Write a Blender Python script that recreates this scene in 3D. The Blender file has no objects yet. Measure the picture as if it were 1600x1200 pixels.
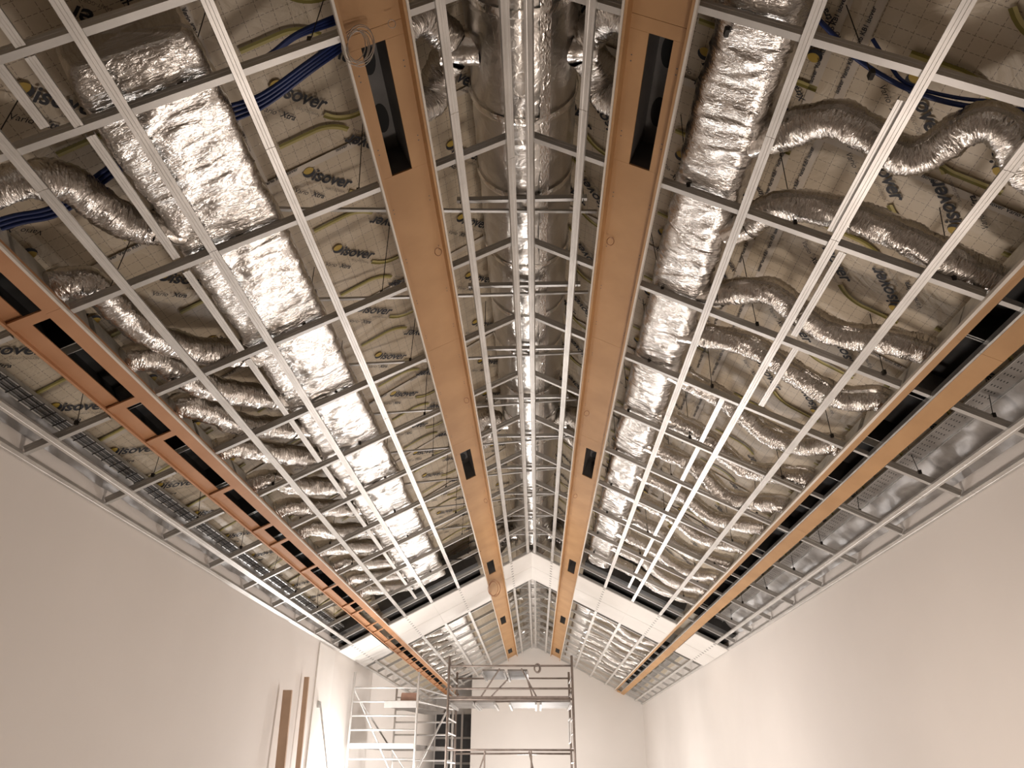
import bpy, bmesh, math, random
from mathutils import Vector, Matrix, noise
random.seed(7)
scene = bpy.context.scene
COL = scene.collection
EYE = 1.6

# ------------------------------------------------------------------ camera
cam = bpy.data.cameras.new('camera'); camo = bpy.data.objects.new('camera', cam); COL.objects.link(camo)
cam.sensor_fit = 'HORIZONTAL'; cam.sensor_width = 36.0; cam.lens = 36.0 * 1162.86 / 1600.0
cam.clip_start = 0.05; cam.clip_end = 200
PITCH, YAW, ROLL, CX = 0.4795, 0.0309, 0.0017, 0.0697
cp, sp, cy, sy = math.cos(PITCH), math.sin(PITCH), math.cos(YAW), math.sin(YAW)
fw = Vector((-sy*cp, cy*cp, sp)); rt = Vector((cy, sy, 0)); up = rt.cross(fw)
r2 = rt*math.cos(ROLL) + up*math.sin(ROLL); u2 = up*math.cos(ROLL) - rt*math.sin(ROLL)
camo.matrix_world = Matrix(((r2.x, u2.x, -fw.x, CX), (r2.y, u2.y, -fw.y, 0), (r2.z, u2.z, -fw.z, EYE), (0, 0, 0, 1)))
scene.camera = camo
# ------------------------------------------------------------------ world, lamps, exposure
w = bpy.data.worlds.new('world'); scene.world = w; w.use_nodes = True
w.node_tree.nodes['Background'].inputs[0].default_value = (0.03, 0.03, 0.035, 1)
w.node_tree.nodes['Background'].inputs[1].default_value = 0.3
vs = scene.view_settings
vs.view_transform = 'Standard'; vs.look = 'None'; vs.gamma = 1.0; vs.use_curve_mapping = False; vs.exposure = 1.24

def work_lamp(loc, power, radius, color=(1.0, 0.90, 0.80)):
    l = bpy.data.lights.new('work_lamp', 'POINT'); l.energy = power; l.shadow_soft_size = radius; l.color = color
    o = bpy.data.objects.new('work_lamp', l); o.location = loc; COL.objects.link(o); return o
def flood_lamp(loc, target, power, size, color=(1.0, 0.90, 0.80)):
    l = bpy.data.lights.new('flood_lamp', 'AREA'); l.energy = power; l.shape = 'RECTANGLE'; l.size = size; l.size_y = size*0.6; l.color = color
    o = bpy.data.objects.new('flood_lamp', l); o.location = loc; COL.objects.link(o)
    o.rotation_euler = (Vector(target)-Vector(loc)).to_track_quat('-Z', 'Y').to_euler(); return o
# site floodlights standing on the floor of the hall, below the picture
work_lamp((-3.66, 16.15, 1.42), 90, 0.10, (1.0, 0.97, 0.95))
work_lamp((0.9, 6.5, 1.0), 82, 0.30, (1.0, 0.87, 0.78))
work_lamp((0.2, 13.5, 1.0), 122, 0.30, (1.0, 0.93, 0.90))
work_lamp((0.0, 20.5, 1.0), 160, 0.30, (1.0, 0.955, 0.93))
work_lamp((0.0, 26.5, 1.0), 125, 0.30, (1.0, 0.955, 0.93))

# ------------------------------------------------------------------ materials
MATS = {}
def nt(name):
    m = bpy.data.materials.new(name); m.use_nodes = True; MATS[name] = m
    t = m.node_tree; return m, t, t.nodes['Principled BSDF']
def mix_noise(t, b, c1, c2, scale=4.0, detail=4.0, coord='Object', fac=(0.35, 0.65)):
    tc = t.nodes.new('ShaderNodeTexCoord'); n = t.nodes.new('ShaderNodeTexNoise'); r = t.nodes.new('ShaderNodeValToRGB')
    n.inputs['Scale'].default_value = scale; n.inputs['Detail'].default_value = detail
    t.links.new(tc.outputs[coord], n.inputs['Vector']); t.links.new(n.outputs['Fac'], r.inputs['Fac'])
    r.color_ramp.elements[0].position = fac[0]; r.color_ramp.elements[1].position = fac[1]
    r.color_ramp.elements[0].color = (*c1, 1); r.color_ramp.elements[1].color = (*c2, 1)
    t.links.new(r.outputs['Color'], b.inputs['Base Color']); return tc, n, r
def bump(t, b, src, strength, dist=0.01):
    bp = t.nodes.new('ShaderNodeBump'); bp.inputs['Strength'].default_value = strength; bp.inputs['Distance'].default_value = dist
    t.links.new(src, bp.inputs['Height']); t.links.new(bp.outputs['Normal'], b.inputs['Normal']); return bp
def simple(name, c1, c2=None, rough=0.6, metal=0.0, scale=4.0, bmp=0.0, bscale=40.0, spec=None):
    m, t, b = nt(name)
    tc, n, r = mix_noise(t, b, c1, c2 or c1, scale)
    b.inputs['Roughness'].default_value = rough; b.inputs['Metallic'].default_value = metal
    if spec is not None: b.inputs['Specular IOR Level'].default_value = spec
    if bmp:
        n2 = t.nodes.new('ShaderNodeTexNoise'); n2.inputs['Scale'].default_value = bscale; n2.inputs['Detail'].default_value = 5
        t.links.new(tc.outputs['Object'], n2.inputs['Vector']); bump(t, b, n2.outputs['Fac'], bmp)
    return m
simple('wall_paint', (0.76, 0.715, 0.67), (0.79, 0.745, 0.70), 0.75, scale=0.6, bmp=0.04, bscale=60)
simple('concrete', (0.34, 0.31, 0.28), (0.42, 0.39, 0.35), 0.7, scale=1.5, bmp=0.1)
simple('steel_channel', (0.60, 0.58, 0.55), (0.70, 0.68, 0.65), 0.42, 0.55, scale=3.0)
simple('steel_rafter', (0.50, 0.485, 0.46), (0.60, 0.585, 0.56), 0.45, 0.5, scale=3.0)
simple('galvanised', (0.52, 0.52, 0.51), (0.66, 0.66, 0.64), 0.38, 0.8, scale=12.0)
simple('mdf', (0.46, 0.257, 0.107), (0.53, 0.305, 0.135), 0.62, scale=2.2, bmp=0.05, bscale=90)
simple('mdf_orange', (0.49, 0.24, 0.11), (0.56, 0.29, 0.145), 0.6, scale=2.4, bmp=0.05, bscale=90)
simple('raw_edge', (0.74, 0.68, 0.60), (0.80, 0.75, 0.68), 0.7, scale=6)
simple('plasterboard', (0.82, 0.785, 0.74), (0.86, 0.83, 0.785), 0.8, scale=1.2)
simple('screw_grey', (0.12, 0.11, 0.10), None, 0.5)
simple('black_sheet', (0.018, 0.017, 0.016), (0.03, 0.028, 0.026), 0.55, scale=8)
simple('black_void', (0.008, 0.008, 0.008), None, 0.8)
simple('dark_box', (0.085, 0.078, 0.072), (0.12, 0.11, 0.10), 0.5, scale=5)
simple('rod_black', (0.03, 0.026, 0.022), None, 0.5, 0.4)
simple('blue_conduit', (0.004, 0.020, 0.115), (0.006, 0.026, 0.145), 0.4, scale=5)
simple('white_wire', (0.62, 0.56, 0.50), None, 0.4)
simple('copper_wire', (0.42, 0.22, 0.12), None, 0.4)
simple('aluminium', (0.74, 0.73, 0.71), (0.80, 0.79, 0.77), 0.35, 0.5, scale=8)
simple('tower_steel', (0.22, 0.18, 0.155), (0.30, 0.25, 0.22), 0.45, 0.5, scale=8)
simple('deck_ply', (0.17, 0.15, 0.135), (0.24, 0.215, 0.19), 0.6, scale=5)
simple('deck_frame', (0.42, 0.40, 0.38), (0.50, 0.48, 0.46), 0.45, 0.3, scale=8)
simple('plank_brown', (0.52, 0.36, 0.25), (0.58, 0.41, 0.29), 0.6, scale=4)
simple('dark_door', (0.035, 0.032, 0.032), (0.05, 0.046, 0.045), 0.4, scale=2)
simple('paper_roll', (0.50, 0.31, 0.24), (0.56, 0.36, 0.28), 0.8, scale=6)
simple('ink_black', (0.012, 0.013, 0.02), None, 0.6)
simple('ink_grey', (0.16, 0.13, 0.10), None, 0.6)
simple('ink_yellow', (0.52, 0.36, 0.055), None, 0.6)
simple('ink_olive', (0.20, 0.165, 0.012), None, 0.6)
simple('ink_lime', (0.50, 0.43, 0.16), None, 0.6)
simple('tape_white', (0.62, 0.55, 0.46), (0.68, 0.61, 0.52), 0.45, scale=5)

def foil(name, stretch, s1, s2, dist, rough, col=(0.86, 0.83, 0.79), mixk=0.35):
    m, t, b = nt(name)
    b.inputs['Metallic'].default_value = 1.0; b.inputs['Roughness'].default_value = rough
    b.inputs['Base Color'].default_value = (*col, 1)
    tc = t.nodes.new('ShaderNodeTexCoord'); mp = t.nodes.new('ShaderNodeMapping'); mp.inputs['Scale'].default_value = stretch
    t.links.new(tc.outputs['UV'], mp.inputs['Vector'])
    n = t.nodes.new('ShaderNodeTexNoise'); n.noise_type = 'RIDGED_MULTIFRACTAL'; n.normalize = True
    n.inputs['Scale'].default_value = s1; n.inputs['Detail'].default_value = 4; n.inputs['Roughness'].default_value = 0.55; n.inputs['Distortion'].default_value = 0.5
    t.links.new(mp.outputs['Vector'], n.inputs['Vector'])
    n2 = t.nodes.new('ShaderNodeTexNoise'); n2.inputs['Scale'].default_value = s2; n2.inputs['Detail'].default_value = 4; n2.inputs['Distortion'].default_value = 1.0
    t.links.new(mp.outputs['Vector'], n2.inputs['Vector'])
    ad = t.nodes.new('ShaderNodeMath'); ad.operation = 'MULTIPLY_ADD'; ad.inputs[1].default_value = mixk
    t.links.new(n2.outputs['Fac'], ad.inputs[0]); t.links.new(n.outputs['Fac'], ad.inputs[2])
    bump(t, b, ad.outputs[0], 1.0, dist)
    return m
foil('foil_duct', (0.7, 1.6, 1), 5.5, 32.0, 0.038, 0.24, (0.73, 0.70, 0.665), 0.22)
foil('foil_flex', (0.30, 1, 1), 36.0, 80.0, 0.016, 0.22, (0.70, 0.665, 0.625), 0.5)
foil('foil_ridge', (1, 1, 1), 4.0, 14.0, 0.016, 0.28, (0.72, 0.69, 0.65))
foil('foil_tape', (1, 1, 1), 16.0, 30.0, 0.006, 0.22, (0.90, 0.87, 0.83))
simple('film_grey', (0.20, 0.185, 0.17), (0.32, 0.30, 0.28), 0.38, 0.1, scale=5, bmp=0.5, bscale=6)

# printed membrane: beige film with a dashed square grid (flat print)
m, t, b = nt('membrane')
b.inputs['Roughness'].default_value = 0.42
tc = t.nodes.new('ShaderNodeTexCoord'); sx = t.nodes.new('ShaderNodeSeparateXYZ'); t.links.new(tc.outputs['UV'], sx.inputs[0])
def mth(op, a, bb=None, c=None):
    n = t.nodes.new('ShaderNodeMath'); n.operation = op
    for i, q in enumerate((a, bb, c)):
        if q is None: continue
        if isinstance(q, (int, float)): n.inputs[i].default_value = q
        else: t.links.new(q, n.inputs[i])
    return n.outputs[0]
def line(u, v):
    f = mth('ABSOLUTE', mth('SUBTRACT', mth('FRACT', mth('DIVIDE', u, 0.1)), 0.5))
    on = mth('LESS_THAN', f, 0.018)
    dash = mth('GREATER_THAN', mth('FRACT', mth('DIVIDE', v, 0.034)), 0.30)
    return mth('MULTIPLY', on, dash)
grid = mth('MAXIMUM', line(sx.outputs[0], sx.outputs[1]), line(sx.outputs[1], sx.outputs[0]))
nz = t.nodes.new('ShaderNodeTexNoise'); nz.inputs['Scale'].default_value = 1.3; nz.inputs['Detail'].default_value = 5; t.links.new(tc.outputs['UV'], nz.inputs['Vector'])
rp = t.nodes.new('ShaderNodeValToRGB'); t.links.new(nz.outputs['Fac'], rp.inputs['Fac'])
rp.color_ramp.elements[0].color = (0.60, 0.505, 0.375, 1); rp.color_ramp.elements[1].color = (0.70, 0.605, 0.46, 1)
mx = t.nodes.new('ShaderNodeMix'); mx.data_type = 'RGBA'; t.links.new(grid, mx.inputs['Factor'])
t.links.new(rp.outputs['Color'], mx.inputs['A']); mx.inputs['B'].default_value = (0.24, 0.19, 0.14, 1)
t.links.new(mx.outputs['Result'], b.inputs['Base Color'])
n2 = t.nodes.new('ShaderNodeTexNoise'); n2.inputs['Scale'].default_value = 3.2; n2.inputs['Detail'].default_value = 4; n2.inputs['Distortion'].default_value = 1.5
t.links.new(tc.outputs['UV'], n2.inputs['Vector']); bump(t, b, n2.outputs['Fac'], 0.35, 0.04)

# ------------------------------------------------------------------ mesh helpers
class MB:
    def __init__(s): s.v = []; s.f = []; s.uv = None
    def add(s, vs, fs):
        k = len(s.v); s.v += [tuple(p) for p in vs]; s.f += [tuple(i+k for i in f) for f in fs]; return s
    def box(s, x0, x1, y0, y1, z0, z1, fn=None):
        P = [(x, y, z) for z in (z0, z1) for y in (y0, y1) for x in (x0, x1)]
        if fn: P = [fn(*p) for p in P]
        return s.add(P, [(0,2,3,1), (4,5,7,6), (0,1,5,4), (2,6,7,3), (0,4,6,2), (1,3,7,5)])
    def bar(s, a, c, wx, wz=None, upv=(0,0,1)):
        a, c = Vector(a), Vector(c); wz = wz or wx; d = (c-a).normalized(); u = Vector(upv)
        if abs(d.dot(u)) > 0.98: u = Vector((0,1,0))
        x = d.cross(u).normalized(); z = x.cross(d)
        P = [q + x*(i*wx/2) + z*(j*wz/2) for q in (a, c) for j in (-1, 1) for i in (-1, 1)]
        return s.add(P, [(0,2,3,1), (4,5,7,6), (0,1,5,4), (2,6,7,3), (0,4,6,2), (1,3,7,5)])
    def tube(s, pts, r, n=8, cap=True):
        pts = [Vector(p) for p in pts]; rings = []
        prev = None
        for i, p in enumerate(pts):
            d = (pts[min(i+1, len(pts)-1)] - pts[max(i-1, 0)]).normalized()
            if prev is None:
                u = Vector((0,0,1)) if abs(d.z) < 0.9 else Vector((0,1,0)); x = d.cross(u).normalized()
            else:
                x = (prev - d*prev.dot(d)).normalized()
            prev = x; z = d.cross(x); rr = r[i] if isinstance(r, (list, tuple)) else r
            rings.append([p + (x*math.cos(2*math.pi*k/n) + z*math.sin(2*math.pi*k/n))*rr for k in range(n)])
        k0 = len(s.v); fs = []
        for i in range(len(rings)-1):
            for k in range(n):
                q = (k+1) % n; fs.append((i*n+k, i*n+q, (i+1)*n+q, (i+1)*n+k))
        if cap:
            fs.append(tuple(range(n-1, -1, -1))); fs.append(tuple((len(rings)-1)*n+k for k in range(n)))
        s.add([p for R in rings for p in R], fs); return s
    def extrude(s, prof, y0, y1, fn=None):
        n = len(prof); P = [(x, y, z) for y in (y0, y1) for x, z in prof]
        if fn: P = [fn(*p) for p in P]
        fs = [(k, (k+1) % n, n+(k+1) % n, n+k) for k in range(n)]
        fs += [tuple(range(n-1, -1, -1)), tuple(range(n, 2*n))]
        return s.add(P, fs)
    def mesh(s, name, mat, smooth=False, recalc=True):
        me = bpy.data.meshes.new(name); me.from_pydata(s.v, [], s.f)
        if s.uv:
            ul = me.uv_layers.new(name='UVMap')
            for lp in me.loops: ul.data[lp.index].uv = s.uv[lp.vertex_index]
        if recalc:
            bm = bmesh.new(); bm.from_mesh(me); bmesh.ops.recalc_face_normals(bm, faces=bm.faces); bm.to_mesh(me); bm.free()
        if smooth: me.polygons.foreach_set('use_smooth', [True]*len(me.polygons))
        me.materials.append(MATS[mat]); return me
    def build(s, name, mat, parent=None, smooth=False, recalc=True, loc=(0,0,0)):
        return put(name, s.mesh(name, mat, smooth, recalc), parent, loc)
def put(name, me, parent=None, loc=(0,0,0)):
    o = bpy.data.objects.new(name, me); COL.objects.link(o); o.location = loc
    if parent is not None:
        o.parent = parent; o.matrix_parent_inverse = Matrix.Identity(4)
    return o
def tag(o, label, cat, group=None):
    o['label'] = label; o['category'] = cat
    if group: o['group'] = group
    return o
def thing(name, label, cat, loc=(0,0,0), group=None):
    o = bpy.data.objects.new(name, None); COL.objects.link(o); o.location = loc; o.empty_display_size = 0.1
    return tag(o, label, cat, group)
def struct(o): o['kind'] = 'structure'; return o
def part(mb, name, mat, parent, smooth=False):       # vertices in world space -> child of an Empty
    L = parent.location
    mb.v = [(p[0]-L[0], p[1]-L[1], p[2]-L[2]) for p in mb.v]
    return mb.build(name, mat, parent, smooth)
def rooted(mb, name, mat, loc, smooth=False):        # single mesh with its origin at loc
    mb.v = [(p[0]-loc[0], p[1]-loc[1], p[2]-loc[2]) for p in mb.v]
    return mb.build(name, mat, None, smooth, loc=loc)
ORD = ['first', 'second', 'third', 'fourth', 'fifth', 'sixth', 'seventh', 'eighth', 'ninth', 'tenth', 'eleventh', 'twelfth', 'thirteenth',
       'fourteenth', 'fifteenth', 'sixteenth', 'seventeenth', 'eighteenth', 'nineteenth', 'twentieth', 'twenty-first', 'twenty-second', 'twenty-third',
       'twenty-fourth', 'twenty-fifth', 'twenty-sixth', 'twenty-seventh', 'twenty-eighth', 'twenty-ninth', 'thirtieth']
SIDE = {-1: 'left', 1: 'right'}

# ------------------------------------------------------------------ the two ceiling planes
W = 4.0; ZE = 2.1735 + EYE; ZR = 4.2198 + EYE; M = (ZR-ZE)/W
AL = math.atan(M); CA, SA = math.cos(AL), math.sin(AL)
Y0, BAND0, BAND1, YF = 0.4, 16.0, 18.5, 30.1
def S(s):      # (X on the plane, Y, height normal to the plane) -> world, s = -1 left, +1 right
    return lambda x, y, n: (s*(x + n*SA), y, ZR - M*x + n*CA)
def pl(x, y, dz=0.0): return Vector((x, y, ZR - M*abs(x) + dz))
MZ, MM = 5.3 + EYE, 0.66
def memz(x): return MZ - MM*abs(x)
AM = math.atan(MM)

# ================================================================== SETTING
H = memz(W)
mb = MB().box(-4.2, 4.2, -4, YF+3, -0.2, 0); struct(mb.build('floor', 'concrete'))
mb = MB().box(-4.2, -4.0, -4, YF+3, 0, H+0.25); struct(mb.build('wall_left', 'wall_paint'))
mb = MB().box(4.0, 4.2, -4, YF+0.2, 0, H+0.25); struct(mb.build('wall_right', 'wall_paint'))
mb = MB(); prof = [(-2.35, 0), (4.2, 0), (4.2, H+0.2), (0, MZ+0.25), (-2.35, memz(2.35)+0.25)]
mb.extrude(prof, YF, YF+0.25); struct(mb.build('wall_far', 'wall_paint'))
mb = MB(); prof = [(-4.2, 0), (4.2, 0), (4.2, H+0.2), (0, MZ+0.25), (-4.2, H+0.2)]
mb.extrude(prof, -4.2, -3.95); struct(mb.build('wall_back', 'wall_paint'))
# recess behind the far wall, on the left
mb = MB().box(-2.35, -2.2, YF+0.2, YF+3, 0, 5.4); struct(mb.build('wall_recess', 'wall_paint'))
we = struct(MB().extrude([(-4.2, 0), (-2.2, 0), (-2.2, 5.6), (-4.2, 4.6)], YF+2.6, YF+2.8).build('wall_end', 'wall_paint'))
d = bpy.data.objects.new('door_1', None); COL.objects.link(d); d.location = (-3.15, YF+2.57, 0); struct(d)
for k in range(3):
    for j in range(4):
        part(MB().box(-3.95+k*0.54, -3.95+k*0.54+0.46, YF+2.53, YF+2.59, 0.1+j*0.90, 0.1+j*0.90+0.82), 'pane', 'dark_door', d)
for k in range(4): part(MB().box(-4.0+k*0.54-0.03, -4.0+k*0.54+0.05, YF+2.50, YF+2.60, 0, 3.72), 'frame_post', 'wall_paint', d)

# membrane under the roof: a structure with one child per sheet
ceil = bpy.data.objects.new('ceiling', None); COL.objects.link(ceil); ceil.location = (0, 0, MZ); struct(ceil)
def mem_pt(s, u, y, n=0.0):           # u = distance down the slope from the ridge, n = below the film
    x = u*math.cos(AM); return (s*(x - n*math.sin(AM)), y, MZ - u*math.sin(AM) - n*math.cos(AM))
UL = 4.05/math.cos(AM)
SHEET = 1.94; SY = {-1: -3.44, 1: -3.91}
sheets = {}
for s in (-1, 1):
    yb = SY[s]; k = 0
    while yb < YF + (1.0 if s < 0 else 0):
        ye = yb + SHEET; near = ye > 1 and yb < 17
        nu, nv = (56, 22) if near else (14, 6)
        mb = MB(); mb.uv = []
        for i in range(nu+1):
            for j in range(nv+1):
                u = UL*i/nu; y = yb + (SHEET+0.03)*j/nv
                h = 0.008*noise.noise((u*1.6+s*9, y*1.6, 3.1)) + 0.004*noise.noise((u*5+s*9, y*4, 1.7))
                if u > 3.6: h += 0.05*noise.noise((u*2.2, y*1.3, 7.7+s))*(u-3.6)/1.2
                mb.v.append(Vector(mem_pt(s, u, y, h - (0.004 if k % 2 else 0))) - Vector((0, 0, MZ))); mb.uv.append((u, y))
        for i in range(nu):
            for j in range(nv):
                q = i*(nv+1)+j; mb.f.append((q, q+1, q+nv+2, q+nv+1))
        sh = mb.build('membrane_sheet', 'membrane', ceil, True); sh.location = (0, 0, 0)
        sheets[(s, k)] = (sh, yb); k += 1; yb = ye

# printed logo: word, maker line, product line, disc and wave, all flat ink
def text_mesh(txt, size, x, y, shear=0.0, off=0.0):
    c = bpy.data.curves.new('t', 'FONT'); c.body = txt; c.size = size; c.shear = shear; c.offset = off; c.resolution_u = 3; c.fill_mode = 'FRONT'
    o = bpy.data.objects.new('t', c); me = bpy.data.meshes.new_from_object(o)
    vs_ = [(v.co.x+x, v.co.y+y) for v in me.vertices]; fs_ = [tuple(p.vertices) for p in me.polygons]
    bpy.data.objects.remove(o); bpy.data.curves.remove(c); bpy.data.meshes.remove(me)
    return vs_, fs_
def fit(vf, width):
    xs = [p[0] for p in vf[0]]; k = width/(max(xs)-min(xs)); x0 = min(xs)
    return [((p[0]-x0)*k, p[1]*k) for p in vf[0]], vf[1]
def logo_mesh(name):
    V, F, MI = [], [], []
    def add(vf, mi, dx=0, dy=0):
        k = len(V); V.extend([(p[0]+dx, p[1]+dy, 0) for p in vf[0]]); F.extend([tuple(i+k for i in f) for f in vf[1]]); MI.extend([mi]*len(vf[1]))
    add(fit(text_mesh('isover', 1, 0, 0, 0.12, 0.022), 0.385), 0, 0.085, 0)
    add(fit(text_mesh('SAINT-GOBAIN', 1, 0, 0), 0.20), 1, 0.25, -0.055)
    add(fit(text_mesh('Vario', 1, 0, 0, 0.2), 0.125), 0, 0.0, -0.145)
    add(fit(text_mesh('®', 1, 0, 0), 0.022), 1, 0.132, -0.115)
    add(fit(text_mesh('Xtra', 1, 0, 0, 0.2, 0.024), 0.125), 0, 0.160, -0.145)
    n = 20; R = 0.046; cx0, cy0 = 0.03, 0.06
    disc = [(cx0+R*math.cos(2*math.pi*i/n), cy0+R*math.sin(2*math.pi*i/n)) for i in range(n)]
    add((disc, [tuple(range(n))]), 2)
    cres = []
    for i in range(9):
        a = math.radians(-140+i*180/8); cres.append((cx0+R*1.12*math.cos(a), cy0+R*1.12*math.sin(a)))
    inn = []
    for i in range(9):
        a = math.radians(-140+i*180/8); inn.append((cx0-0.016+R*1.0*math.cos(a)*0.98+0.0, cy0+0.020+R*math.sin(a)*0.98))
    for p in range(len(V)): pass
    q = cres+inn; k = len(V); V.extend([(a_, b_, 0.0015) for a_, b_ in q]); F.extend([(k+i, k+i+1, k+9+i+1, k+9+i) for i in range(8)]); MI.extend([0]*8)
    # wave: level, then bending up 45 degrees
    path = [(0.49, -0.045), (0.55, -0.045)]; a = 0.0; p = [0.55, -0.045]
    for i in range(6):
        a += math.radians(45)/6; p = [p[0]+0.045*math.cos(a), p[1]+0.045*math.sin(a)]; path.append(tuple(p))
    for i in range(2): p = [p[0]+0.13*math.cos(a), p[1]+0.13*math.sin(a)]; path.append(tuple(p))
    for lo, hi, mi in ((-0.010, 0.012, 3), (0.012, 0.034, 4)):
        k = len(V)
        for i, (px, py) in enumerate(path):
            q0 = path[max(i-1, 0)]; q1 = path[min(i+1, len(path)-1)]; dx, dy = q1[0]-q0[0], q1[1]-q0[1]; L = math.hypot(dx, dy)
            nx, ny = -dy/L, dx/L; V.append((px+nx*lo, py+ny*lo, 0)); V.append((px+nx*hi, py+ny*hi, 0))
        F.extend([(k+2*i, k+2*i+2, k+2*i+3, k+2*i+1) for i in range(len(path)-1)]); MI.extend([mi]*(len(path)-1))
    me = bpy.data.meshes.new(name); me.from_pydata(V, [], F)
    for nm in ('ink_black', 'ink_grey', 'ink_yellow', 'ink_olive', 'ink_lime'): me.materials.append(MATS[nm])
    for p_, i in zip(me.polygons, MI): p_.material_index = i
    return me
LOGO = logo_mesh('logo_print')
def place_print(me, s, u, y, flip, name='logo_print', ang=45, off=0.016):
    key = int((y-SY[s])//SHEET); sh = sheets.get((s, key))
    if not sh: return
    eup = Vector((-s*math.cos(AM), 0, math.sin(AM))); ey = Vector((0, 1, 0)); nrm = Vector((-s*math.sin(AM), 0, -math.cos(AM)))
    c, q = math.cos(math.radians(ang)), math.sin(math.radians(ang))
    tdir = (ey*c + eup*q) if s < 0 else (-ey*c + eup*q)
    if flip: tdir = -tdir
    wdir = nrm.cross(tdir)
    o = put(name, me, sh[0]); P = Vector(mem_pt(s, u, y, off)) - Vector((0, 0, MZ))
    o.matrix_local = Matrix(((tdir.x, wdir.x, nrm.x, P.x), (tdir.y, wdir.y, nrm.y, P.y), (tdir.z, wdir.z, nrm.z, P.z), (0, 0, 0, 1)))
ca = math.cos(AM)
tk = 0.085/math.sqrt(2)
for s in (-1, 1):
    cols = ((0.63, 4.89), (1.68, 4.46), (2.81, 4.78), (3.93, 4.60)) if s < 0 else ((0.80, 4.55), (1.90, 4.75), (3.00, 5.03), (3.95, 4.60))
    flp = ((1.12, 4.47), (2.20, 4.62), (3.32, 4.70)) if s < 0 else ((0.35, 4.45), (1.30, 4.62), (2.40, 4.83), (3.45, 4.7))
    for xx, yy in cols:
        for k in range(-3, 13):
            y = yy+0.97*k + ((0.14 if s < 0 else 0.40) if k < (0 if s < 0 else -1) else 0)
            place_print(LOGO, s, xx/ca+tk, y-tk*(1 if s < 0 else -1), False)
    for xx, yy in flp:
        for k in range(-3, 13):
            y = yy+0.97*k + ((0.14 if s < 0 else 0.40) if k < (0 if s < 0 else -1) else 0)
            place_print(LOGO, s, xx/ca-tk, y+tk*(1 if s < 0 else -1), True)
# seam tapes with small lettering
tv, tf = fit(text_mesh('isover Vario KB1   Vario KB1 isover', 1, 0, 0, 0.1, 0.02), 0.62)
TT = bpy.data.meshes.new('tape_lettering'); TT.from_pydata([(a_, b_, 0) for a_, b_ in tv], [], tf); TT.materials.append(MATS['ink_black'])
for (s, k), (sh, yb) in sheets.items():
    if yb < 0 or yb > 17: continue
    mb = MB()
    for i in range(24):
        u0, u1 = UL*i/24, UL*(i+1)/24
        mb.add([Vector(mem_pt(s, a_, yb+b_, c_)) - Vector((0, 0, MZ)) for a_ in (u0, u1) for b_ in (-0.03, 0.03) for c_ in (0.010, 0.012)],
               [(0,1,3,2), (4,6,7,5), (0,4,5,1), (2,3,7,6), (0,2,6,4), (1,5,7,3)])
    mb.build('seam_tape', 'tape_white', sh)
    for j in range(3 if yb < 9 else 0): place_print(TT, s, 1.75+j*0.95, yb-0.01, s > 0, 'tape_lettering', 90, 0.019)
    for uu in ((1.97/ca,) if s < 0 else (1.95/ca, 2.10/ca)):
        mb = MB(); y1 = yb+SHEET
        mb.add([Vector(mem_pt(s, uu+a_, b_, c_)) - Vector((0, 0, MZ)) for a_ in (-0.028, 0.028) for b_ in (yb, y1) for c_ in (0.014, 0.016)],
               [(0,1,3,2), (4,6,7,5), (0,4,5,1), (2,3,7,6), (0,2,6,4), (1,5,7,3)])
        mb.build('seam_tape', 'tape_white', sh)
        for j in range(2 if yb < 9 else 0): place_print(TT, s, uu+(0.012 if s < 0 else -0.012), yb+0.1+j*0.85 + (0 if s < 0 else 0.62), False, 'tape_lettering', 0, 0.022)

# ================================================================== GRID OF STEEL CHANNELS
def channel_prof(w_, h_, t_=0.0016, lip=0.007, groove=True):
    a = w_/2
    o = [(-a, h_), (-a, 0)]
    if groove: o += [(-a*0.35, 0), (-a*0.25, 0.002), (a*0.25, 0.002), (a*0.35, 0)]
    o += [(a, 0), (a, h_), (a-lip, h_), (a-lip, h_-t_), (a-t_, h_-t_), (a-t_, t_)]
    if groove: o += [(a*0.35, t_), (a*0.25, 0.002+t_), (-a*0.25, 0.002+t_), (-a*0.35, t_)]
    o += [(-a+t_, t_), (-a+t_, h_-t_), (-a+lip, h_-t_), (-a+lip, h_)]
    return o
LONG = [(0.070, 'beside the ridge line'), (0.44, 'between the ridge and the inner wooden trough'), (1.54, 'just outside the inner wooden trough'),
        (2.10, 'midway between the two wooden troughs'), (2.645, 'just inside the outer wooden trough'), (3.73, 'between the outer wooden trough and the wall')]
pr = channel_prof(0.06, 0.027)
for s in (-1, 1):
    for x, where in LONG:
        th = thing('ceiling_channel', f'long pale steel channel, {SIDE[s]} slope, {where}', 'channel', tuple(pl(s*x, Y0)), 'long steel channels running down the hall')
        ys = Y0; ln = 4.0 - (x*1.7) % 1.6
        while ys < YF:                      # lengths butted end to end
            ye = min(ys+ln, YF)
            if YF-ye < 0.4: ye = YF
            f = S(s); mb = MB().extrude(pr, ys+0.002, ye-0.002, lambda a_, y, n: f(x + a_*CA, y, n))
            part(mb, 'channel_length', 'steel_channel', th); ys = ye; ln = 4.0
    f = S(s)
    th = thing('wall_angle', f'pale steel edge channel along the top of the {SIDE[s]} wall', 'channel', tuple(pl(s*3.97, Y0)), 'edge channels on the walls')
    ys = Y0
    while ys < YF:
        ye = min(ys+3.0, YF); mb = MB().extrude(channel_prof(0.055, 0.04), ys+0.002, ye-0.002, lambda a_, y, n: f(3.965 + a_*CA, y, n-0.004)); part(mb, 'channel_length', 'steel_channel', th); ys = ye
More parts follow.
